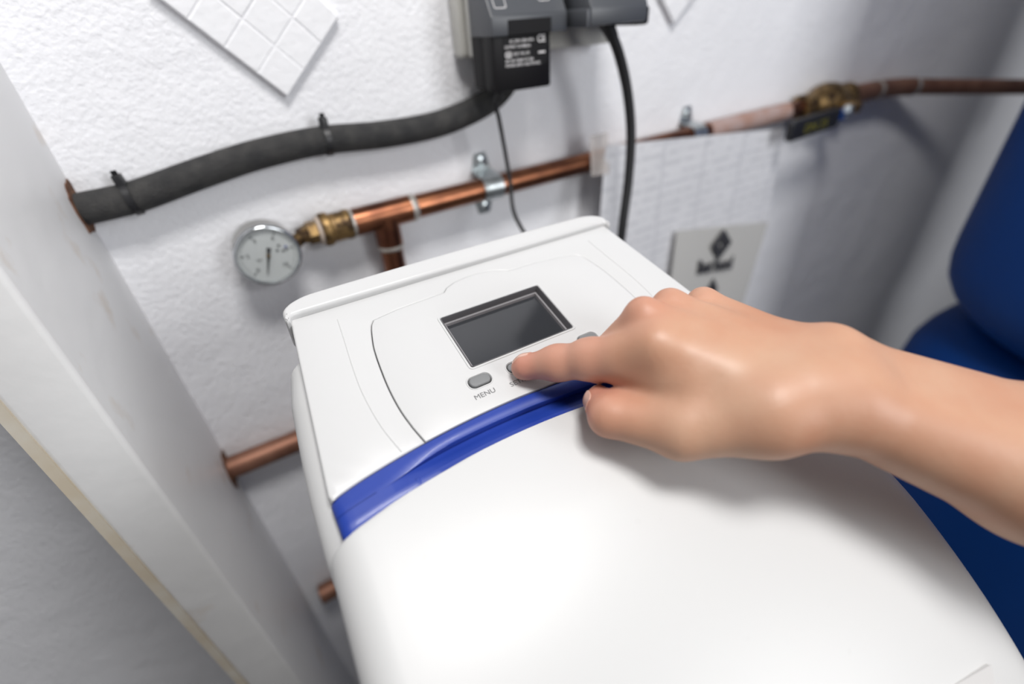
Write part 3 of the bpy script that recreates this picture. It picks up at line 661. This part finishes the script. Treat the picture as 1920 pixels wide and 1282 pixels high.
# thin cable of the adapter
tc_ = [np.array([0.2868, 0.512, E2 - 0.0690])] + [onY(u, v, y) for u, v, y in ((929, 190, 0.515), (936, 225, 0.520), (948, 290, 0.522), (957, 345, 0.515), (962, 392, 0.500), (978, 428, 0.470), (1005, 470, 0.45))] + [np.array([0.30, 0.39, E2 - 0.36]), np.array([0.27, 0.365, E2 - 0.42]), np.array([0.24, 0.3485, E2 - 0.44])]
obj('thin_cable', *tube(spline(tc_, 110), 0.0024, 12), 'cable', ad)
obj('strain_relief', *tube([tc_[0] + np.array([0, 0, 0.002]), tc_[0] - np.array([0, 0, 0.010])], [0.0050, 0.0034], 14, ref=(0, 1, 0)), 'cable', ad)
# flat plug with the thick cable
pl = thing('power_plug', (0.42, 0.51, E2 - 0.018), 'dark angled mains plug with thick hanging black cable', 'plug')
side = [(0.532, E2 - 0.0165), (0.470, E2 - 0.0165), (0.470, E2 - 0.0010), (0.492, E2 + 0.040), (0.532, E2 + 0.040)]
bm = bmesh.new(); va = [bm.verts.new((0.3765, y, z)) for y, z in side]; vb = [bm.verts.new((0.4560, y, z)) for y, z in side]
bm.faces.new(va[::-1]); bm.faces.new(vb)
for i in range(5): bm.faces.new((va[i], va[(i + 1) % 5], vb[(i + 1) % 5], vb[i]))
bmesh.ops.recalc_face_normals(bm, faces=bm.faces); bmesh.ops.bevel(bm, geom=list(bm.edges), offset=0.003, segments=2, affect='EDGES', profile=0.5)
obj('plug_body', *bmdata(bm), 'adapter_top', pl)
obj('plug_rear', *bevbox(0.3800, 0.4700, 0.526, 0.5530, E2 - 0.0185, E2 + 0.030, 0.004, 3), 'adapter', pl)
obj('plug_grip', *bevbox(0.4520, 0.4725, 0.484, 0.530, E2 - 0.0200, E2 - 0.002, 0.003, 2), 'adapter', pl)
obj('plug_ridge', *bevbox(0.3722, 0.3775, 0.471, 0.531, E2 - 0.0175, E2 - 0.001, 0.002, 2), 'adapter_top', pl)
cp = [np.array([0.4165, 0.500, E2 - 0.010])] + [onY(u, v, y) for u, v, y in ((1140, 50, 0.500), (1160, 100, 0.500), (1176, 170, 0.500), (1183, 250, 0.497), (1178, 340, 0.490), (1167, 425, 0.480), (1160, 500, 0.475))] + [np.array([0.455, 0.46, E2 - 0.55]), np.array([0.44, 0.45, E2 - 0.90]), np.array([0.42, 0.44, 0.03]), np.array([0.36, 0.42, 0.007]), np.array([0.30, 0.36, 0.007])]
CPs = spline(cp, 220)
obj('thick_cable', *tube(CPs, 0.0062, 16), 'cable', pl)
obj('strain_relief', *tube(CPs[:5], np.linspace(0.0095, 0.0068, 5), 16), 'cable', pl)

# ------------------------------------------------------------------ papers
def sheet(corners, nx, nz, thick, wav, fn=None):
    """four corners TL, TR, BR, BL -> a thin solid sheet, gently waved"""
    TL, TR, BR, BL = [np.array(c) for c in corners]; rings = []
    A = []
    for j in range(nz + 1):
        t = j / nz; a = TL + (BL - TL) * t; b = TR + (BR - TR) * t
        A.append([a + (b - a) * (i / nx) + np.array([0, -wav * (math.sin(7 * i / nx + 2 * t) + 0.6 * math.sin(13 * i / nx - 3 * t)) * (0.25 + t), 0]) for i in range(nx + 1)])
    A = np.array(A); n = (nx + 1); V = np.vstack([A.reshape(-1, 3), A.reshape(-1, 3) + np.array([0, thick, 0])]); N_ = n * (nz + 1); F = []
    idx = lambda j, i: j * n + i
    for j in range(nz):
        for i in range(nx):
            F.append((idx(j, i), idx(j, i + 1), idx(j + 1, i + 1), idx(j + 1, i))); F.append((N_ + idx(j, i), N_ + idx(j + 1, i), N_ + idx(j + 1, i + 1), N_ + idx(j, i + 1)))
    for i in range(nx): F.append((idx(0, i), N_ + idx(0, i), N_ + idx(0, i + 1), idx(0, i + 1))); F.append((idx(nz, i), idx(nz, i + 1), N_ + idx(nz, i + 1), N_ + idx(nz, i)))
    for j in range(nz): F.append((idx(j, 0), idx(j + 1, 0), N_ + idx(j + 1, 0), N_ + idx(j, 0))); F.append((idx(j, nx), N_ + idx(j, nx), N_ + idx(j + 1, nx), idx(j + 1, nx)))
    return V, F
PYp = 0.5465
pc = [onY(1136, 273, PYp), onY(1470, 240, PYp), onY(1437, 414, PYp - 0.002), onY(1126, 393, PYp - 0.002)]
pc[2] = pc[1] + (pc[2] - pc[1]) * 1.65; pc[3] = pc[0] + (pc[3] - pc[0]) * 3.2
ps = obj('paper_sheet', *sheet(pc, 24, 20, 0.0004, 0.0016), 'paper'); tag(ps, 'large printed white sheet hanging from the copper pipe', 'paper')
lc = [onY(1270, 434, PYp - 0.012), onY(1440, 417, PYp - 0.012), onY(1394, 565, PYp - 0.018), onY(1256, 545, PYp - 0.018)]
lc[2] = lc[1] + (lc[2] - lc[1]) * 1.15; lc[3] = lc[0] + (lc[3] - lc[0]) * 1.6
lc = np.array(lc)
leaf = thing('leaflet', (lc[0] + lc[2]) / 2, 'grey leaflet with dark diamond emblem on the hanging printed sheet', 'leaflet')
obj('cover', *sheet(lc, 10, 12, 0.003, 0.0008), 'leaflet', leaf)
ex_ = nrm(lc[1] - lc[0]); ez_ = nrm(lc[3] - lc[0]); ny_ = nrm(np.cross(ex_, ez_)); ny_ = ny_ if ny_[1] < 0 else -ny_
def leafmap_at(u, v):
    o_ = onY(u, v, PYp - 0.0165); return lambda a, b, c: o_ + ex_ * a - ez_ * b + ny_ * (0.0028 + c)
lm = leafmap_at(1351, 457)
D = 0.029
dm = [np.array([lm(x * k, y * k, h) for x, y in ((0, D), (D, 0.002), (0, -D), (-D, -0.002))]) for k, h in ((1, 0), (1, 0.0003), (0.30, 0.0003), (0.30, 0.0))]
em = obj('emblem', *loft(dm, caps=False), 'darkprint', leaf, smooth=False); em['label'] = 'dark diamond emblem'
V, F = text_mesh('Best found', 0.036, leafmap_at(1340, 497), 'CENTER', 0.0016, xs=0.66); obj('lettering', V, F, 'darkprint', leaf, smooth=False)
lm = leafmap_at(1333, 538); obj('printed_drop', *loft([np.array([lm(x, y, h) for x, y in ((0.0, 0.020), (0.018, -0.004), (0.014, -0.02), (-0.014, -0.02), (-0.016, -0.004))]) for h in (0, 0.0003)]), 'darkprint', leaf, smooth=False)
tp = [onY(1104, 210, 0.590), onY(1200, 200, 0.590), onY(1150, 330, 0.5435), onY(1110, 330, 0.5435)]
tq = obj('clear_tape', *sheet([onY(1106, 255, 0.549), onY(1140, 247, 0.549), onY(1143, 325, 0.5445), onY(1109, 331, 0.5445)], 6, 8, 0.0003, 0.0), 'tape')
tag(tq, 'strip of clear tape over the copper pipe at the sheet corner', 'tape')

# ------------------------------------------------------------------ blue tanks at the right
TC = np.array([1.35, 0.028])
def tank(name, label, prof):
    t = thing(name, (TC[0], TC[1], prof[0][0]), label, 'tank')
    return t
def tprof(pts, n=60): return [tuple(p) for p in spline(pts, n)]
zt_ = EYE[2]
low = thing('storage_tank', (TC[0], TC[1], 0.0), 'lower blue tank with rounded shoulder standing on the floor', 'tank')
pr = [(0.001, 0.22), (0.001, 0.315), (0.012, 0.328)] + [(z, 0.331) for z in np.linspace(0.03, zt_ - 0.73, 8)] + [(zt_ - 0.69, 0.327), (zt_ - 0.655, 0.314), (zt_ - 0.625, 0.296), (zt_ - 0.60, 0.272), (zt_ - 0.585, 0.25), (zt_ - 0.578, 0.20)]
obj('shell', *lathe((TC[0], TC[1], 0), (0, 0, 1), pr, 72), 'tank', low)
upt = thing('pressure_tank', (TC[0], TC[1], zt_ - 0.576), 'upper blue tank with rounded bottom resting on the lower tank', 'tank')
pr = [(zt_ - 0.576, 0.18), (zt_ - 0.576, 0.235), (zt_ - 0.568, 0.252), (zt_ - 0.548, 0.282), (zt_ - 0.525, 0.305), (zt_ - 0.50, 0.320), (zt_ - 0.465, 0.328), (zt_ - 0.43, 0.330)] + [(z, 0.330) for z in np.linspace(zt_ - 0.36, zt_ + 0.30, 6)] + [(zt_ + 0.37, 0.31), (zt_ + 0.44, 0.24), (zt_ + 0.48, 0.12), (zt_ + 0.485, 0.0005)]
obj('shell', *lathe((TC[0], TC[1], 0), (0, 0, 1), pr, 72), 'tank', upt)
obj('top_valve', *lathe((TC[0], TC[1], zt_ + 0.475), (0, 0, 1), [(0, 0.03), (0.03, 0.03), (0.034, 0.026), (0.05, 0.026)], 24), 'black', upt)

# ------------------------------------------------------------------ hand and forearm (one continuous surface)
def J(u, v, z): return np.array([(u - PC[0]) * z / FPX, (v - PC[1]) * z / FPX, z])
def cap_sdf(p, a, b, ra, rb):
    ba = b - a; t = np.clip(((p - a) @ ba) / max(ba @ ba, 1e-12), 0, 1)
    return np.linalg.norm(p - a - t[..., None] * ba, axis=-1) - (ra + t * (rb - ra))
def smin(a, b, k):
    h = np.clip(0.5 + 0.5 * (b - a) / k, 0, 1); return b + (a - b) * h - k * h * (1 - h)
mm = 0.001
WR, WU = J(1562, 752, 0.230), J(1555, 692, 0.247)
FR, FU = J(1940, 898, 0.224), J(1940, 834, 0.242)
dR = (FR - WR) * 1.9; dU = (FU - WU) * 1.9
ER, EU = FR + dR, FU + dU
mI, mM, mR, mP = J(1228, 650, 0.247), J(1207, 592, 0.256), J(1256, 574, 0.266), J(1318, 569, 0.277)
tI, tD, tPp, tMt = J(1125, 762, 0.262), J(1143, 779, 0.252), J(1277, 806, 0.238), J(1440, 780, 0.228)
PALM = [  # a, b, ra, rb, blend
    (WU, FU, 18.7, 28.0, 12), (WR, FR, 18.9, 27.6, 14), (FU, EU, 28.0, 37, 12), (FR, ER, 27.6, 37, 14),
    (J(1490, 745, 0.229), WR, 17.5, 18.5, 14), (J(1495, 672, 0.252), WU, 15.0, 18.0, 14), (J(1490, 710, 0.240), (WU + WR) / 2, 17, 18, 14),
    (J(1490, 745, 0.230), mI, 16.5, 11.5, 10), (J(1495, 715, 0.239), mM, 16, 9.4, 9), (J(1500, 690, 0.246), mR, 15.5, 9.0, 9), (J(1500, 668, 0.253), mP, 14.5, 8.6, 9),
    (J(1300, 690, 0.262), J(1450, 740, 0.246), 12, 16, 12),                      # palm depth
    (J(1268, 700, 0.246), J(1430, 765, 0.229), 10.5, 15, 10),                      # muscle between thumb and index
    (J(1168, 682, 0.259), J(1290, 728, 0.243), 10.6, 14.5, 7), (J(1165, 765, 0.256), J(1285, 780, 0.242), 9.5, 12.5, 7),
    (tMt, WR, 17.0, 17.5, 14), (tPp, tMt, 14.6, 17.4, 10),
    (J(1557, 645, 0.240), J(1562, 650, 0.240), 8.5, 8.5, 10),                        # ulna head
]
FING = [
    # index, pressing the button
    [(mI, J(1108, 675, 0.267), 12.6, 10.6, 7), (J(1108, 675, 0.267), J(1046, 680, 0.277), 10.6, 9.8, 6), (J(1046, 680, 0.277), J(986, 688, 0.2865), 9.8, 7.4, 6), (J(986, 688, 0.2865), J(979, 690, 0.2885), 7.3, 6.4, 3), (J(1107, 664, 0.2665), J(1100, 665, 0.2668), 7.8, 7.8, 6)],
    [(mM, mM + np.array([-17, 21, 24]) * mm, 9.3, 8.6, 6), (mM + np.array([-17, 21, 24]) * mm, mM + np.array([2, 31, 32]) * mm, 8.5, 7.4, 3), (mM + np.array([2, 31, 32]) * mm, mM + np.array([18, 29, 20]) * mm, 7.4, 6.6, 3)],
    [(mR, mR + np.array([-12, 24, 26]) * mm, 9.0, 8.2, 6), (mR + np.array([-12, 24, 26]) * mm, mR + np.array([6, 33, 31]) * mm, 8.1, 7.2, 3), (mR + np.array([6, 33, 31]) * mm, mR + np.array([18, 32, 19]) * mm, 7.2, 6.4, 3)],
    [(mP, mP + np.array([-8, 18, 22]) * mm, 8.4, 7.4, 6), (mP + np.array([-8, 18, 22]) * mm, mP + np.array([3, 28, 25]) * mm, 7.3, 6.6, 3), (mP + np.array([3, 28, 25]) * mm, mP + np.array([11, 28, 15]) * mm, 6.5, 6.0, 3)],
    [(tPp, tD, 13.6, 11.0, 6), (tD, J(1122, 752, 0.266), 10.8, 8.2, 4)],
]
BUMPS = [(mM, 9.6), (mR, 9.2), (mP, 8.8)]
def hand_sdf(p):
    d = None
    for a, b, ra, rb, k in PALM:
        e = cap_sdf(p, a, b, ra * mm, rb * mm); d = e if d is None else smin(d, e, k * mm)
    for fi, ch in enumerate(FING):
        g = None
        for a, b, ra, rb, k in ch:
            e = cap_sdf(p, a, b, ra * mm, rb * mm); g = e if g is None else smin(g, e, k * mm)
        d = smin(d, g, (9, 5, 5, 5, 5)[fi] * mm)
    return d
def surface_nets(lo, hi, h):
    n = np.ceil((hi - lo) / h).astype(int) + 1
    ax_ = [lo[i] + h * np.arange(n[i]) for i in range(3)]
    S = np.empty(n, np.float32)
    for i in range(0, n[0], 24):
        g = np.stack(np.meshgrid(ax_[0][i:i + 24], ax_[1], ax_[2], indexing='ij'), -1); S[i:i + 24] = hand_sdf(g)
    ins = S < 0
    c = [(i, j, k) for i in (0, 1) for j in (0, 1) for k in (0, 1)]
    sl = lambda A, o: A[o[0]:n[0] - 1 + o[0], o[1]:n[1] - 1 + o[1], o[2]:n[2] - 1 + o[2]]
    cnt = sum(sl(ins, o).astype(np.int8) for o in c); act = (cnt > 0) & (cnt < 8)
    ids = -np.ones(act.shape, np.int64); idx = np.argwhere(act); ids[act] = np.arange(len(idx))
    pos = np.zeros((len(idx), 3)); w = np.zeros(len(idx))
    for a in c:
        for d_ in range(3):
            if a[d_] == 1: continue
            b = list(a); b[d_] = 1
            sa = S[idx[:, 0] + a[0], idx[:, 1] + a[1], idx[:, 2] + a[2]]; sb_ = S[idx[:, 0] + b[0], idx[:, 1] + b[1], idx[:, 2] + b[2]]
            m_ = (sa < 0) != (sb_ < 0); t = np.where(m_, sa / np.where(m_, sa - sb_, 1), 0)
            q = np.array(a, float)[None] + t[:, None] * (np.array(b) - np.array(a))[None]
            pos += np.where(m_[:, None], q, 0); w += m_
    V = lo + (idx + pos / w[:, None]) * h
    F = []
    for d_ in range(3):
        e1, e2 = (d_ + 1) % 3, (d_ + 2) % 3
        s0 = [slice(None)] * 3; s1 = [slice(None)] * 3; s0[d_] = slice(0, n[d_] - 1); s1[d_] = slice(1, n[d_])
        ed = np.argwhere(ins[tuple(s0)] != ins[tuple(s1)])
        ok = (ed[:, e1] > 0) & (ed[:, e2] > 0) & (ed[:, e1] < n[e1] - 1) & (ed[:, e2] < n[e2] - 1); ed = ed[ok]
        qs = []
        for o1, o2 in ((-1, -1), (0, -1), (0, 0), (-1, 0)):
            k = ed.copy(); k[:, e1] += o1; k[:, e2] += o2; qs.append(ids[k[:, 0], k[:, 1], k[:, 2]])
        q = np.stack(qs, 1); fl = ins[ed[:, 0], ed[:, 1], ed[:, 2]]; q[~fl] = q[~fl][:, ::-1]; F.append(q)
    return V, np.vstack(F)
allp = np.array([x for L in [PALM] + FING for a, b, *_ in L for x in (a, b)])
lo = allp.min(0) - 0.046; hi = allp.max(0) + 0.046
VV, FF = surface_nets(lo, hi, 0.0018)
def grad(p, e=2e-4): return np.stack([(hand_sdf(p + np.eye(3)[i] * e) - hand_sdf(p - np.eye(3)[i] * e)) / (2 * e) for i in range(3)], -1)
for _ in range(2):
    g = grad(VV); VV = VV - g * (hand_sdf(VV) / np.maximum((g * g).sum(-1), 0.25))[:, None]
to_w = lambda V: V @ RW.T + EYE
person = obj('person', to_w(VV), FF, 'skin', None, angle=180)
tag(person, 'bare right forearm and hand, index finger pressing a grey button', 'person')
red = np.zeros(len(VV))
for c_, r_, a_ in ((J(985, 688, 0.287), 0.020, 0.9), (J(1050, 680, 0.276), 0.026, 0.6), (J(1108, 672, 0.267), 0.016, 0.8), (J(1122, 756, 0.264), 0.020, 0.9), (mM, 0.014, 0.5), (mR, 0.013, 0.45), (mP, 0.012, 0.4)):
    red = np.maximum(red, a_ * np.exp(-((VV - c_)**2).sum(1) / r_**2))
at = person.data.attributes.new('flush', 'FLOAT', 'POINT'); at.data.foreach_set('value', red.astype(np.float32))
nt = MT['skin'].node_tree; pb = nt.nodes['Principled BSDF']; src = pb.inputs['Base Color'].links[0].from_socket
an = nt.nodes.new('ShaderNodeAttribute'); an.attribute_name = 'flush'; mxn = nt.nodes.new('ShaderNodeMix'); mxn.data_type = 'RGBA'
nt.links.new(an.outputs['Fac'], mxn.inputs[0]); nt.links.new(src, mxn.inputs[6]); mxn.inputs[7].default_value = (0.56, 0.225, 0.165, 1)
nt.links.new(mxn.outputs[2], pb.inputs['Base Color'])
bpy.context.view_layer.update()
def nail(name, c, axis, dors, L, W):
    axis = nrm(axis); dors = nrm(dors - axis * (dors @ axis)); side_ = np.cross(axis, dors); n1, n2 = 11, 11; P = []
    for i in range(n1):
        for j in range(n2):
            a = -1 + 2 * i / (n1 - 1); b = -1 + 2 * j / (n2 - 1)
            k = math.sqrt(max(0.02, 1 - 0.45 * abs(a)**3)); p = c + axis * a * L / 2 + side_ * b * W / 2 * k + dors * 0.02
            P.append(p)
    P = np.array(P)
    for _ in range(60): P = P - dors * (np.clip(hand_sdf(P), -0.001, 0.002) * 0.9)[:, None]
    top = P + dors * 0.0005; bot = P - dors * 0.0007; V = np.vstack([top, bot]); N_ = n1 * n2; F = []
    for i in range(n1 - 1):
        for j in range(n2 - 1):
            q = [i * n2 + j, i * n2 + j + 1, (i + 1) * n2 + j + 1, (i + 1) * n2 + j]; F.append(q); F.append([N_ + t for t in q[::-1]])
    bd = [(0, j) for j in range(n2)] + [(i, n2 - 1) for i in range(1, n1)] + [(n1 - 1, j) for j in range(n2 - 2, -1, -1)] + [(i, 0) for i in range(n1 - 2, 0, -1)]
    bi = [i * n2 + j for i, j in bd]
    for a in range(len(bi)): b = (a + 1) % len(bi); F.append([bi[a], bi[b], N_ + bi[b], N_ + bi[a]])
    return obj(name, to_w(V), F, 'nail', person)
fa = J(979, 690, 0.2885) - J(1046, 680, 0.277)
nail('fingernail', J(982, 688, 0.287), fa, np.array([-0.35, -1.0, 0.10]), 0.0115, 0.0095)
ta = J(1122, 752, 0.266) - tD
nail('thumbnail', J(1120, 753, 0.265), ta, np.array([-1.0, -0.15, -0.05]), 0.011, 0.0105)

# dark box high on the wall above the frame; it shows as the dark patch mirrored in the screen
mb = thing('meter_box', (0.80, WY, E2 + 0.64), 'dark grey box mounted high on the wall, mirrored in the small screen', 'box')
obj('housing', *bevbox(0.64, 0.98, WY - 0.10, WY + 0.001, E2 + 0.64, E2 + 0.92, 0.006, 2), 'adapter', mb)
obj('cover', *bevbox(0.655, 0.965, WY - 0.112, WY - 0.098, E2 + 0.655, E2 + 0.905, 0.004, 2), 'black', mb)
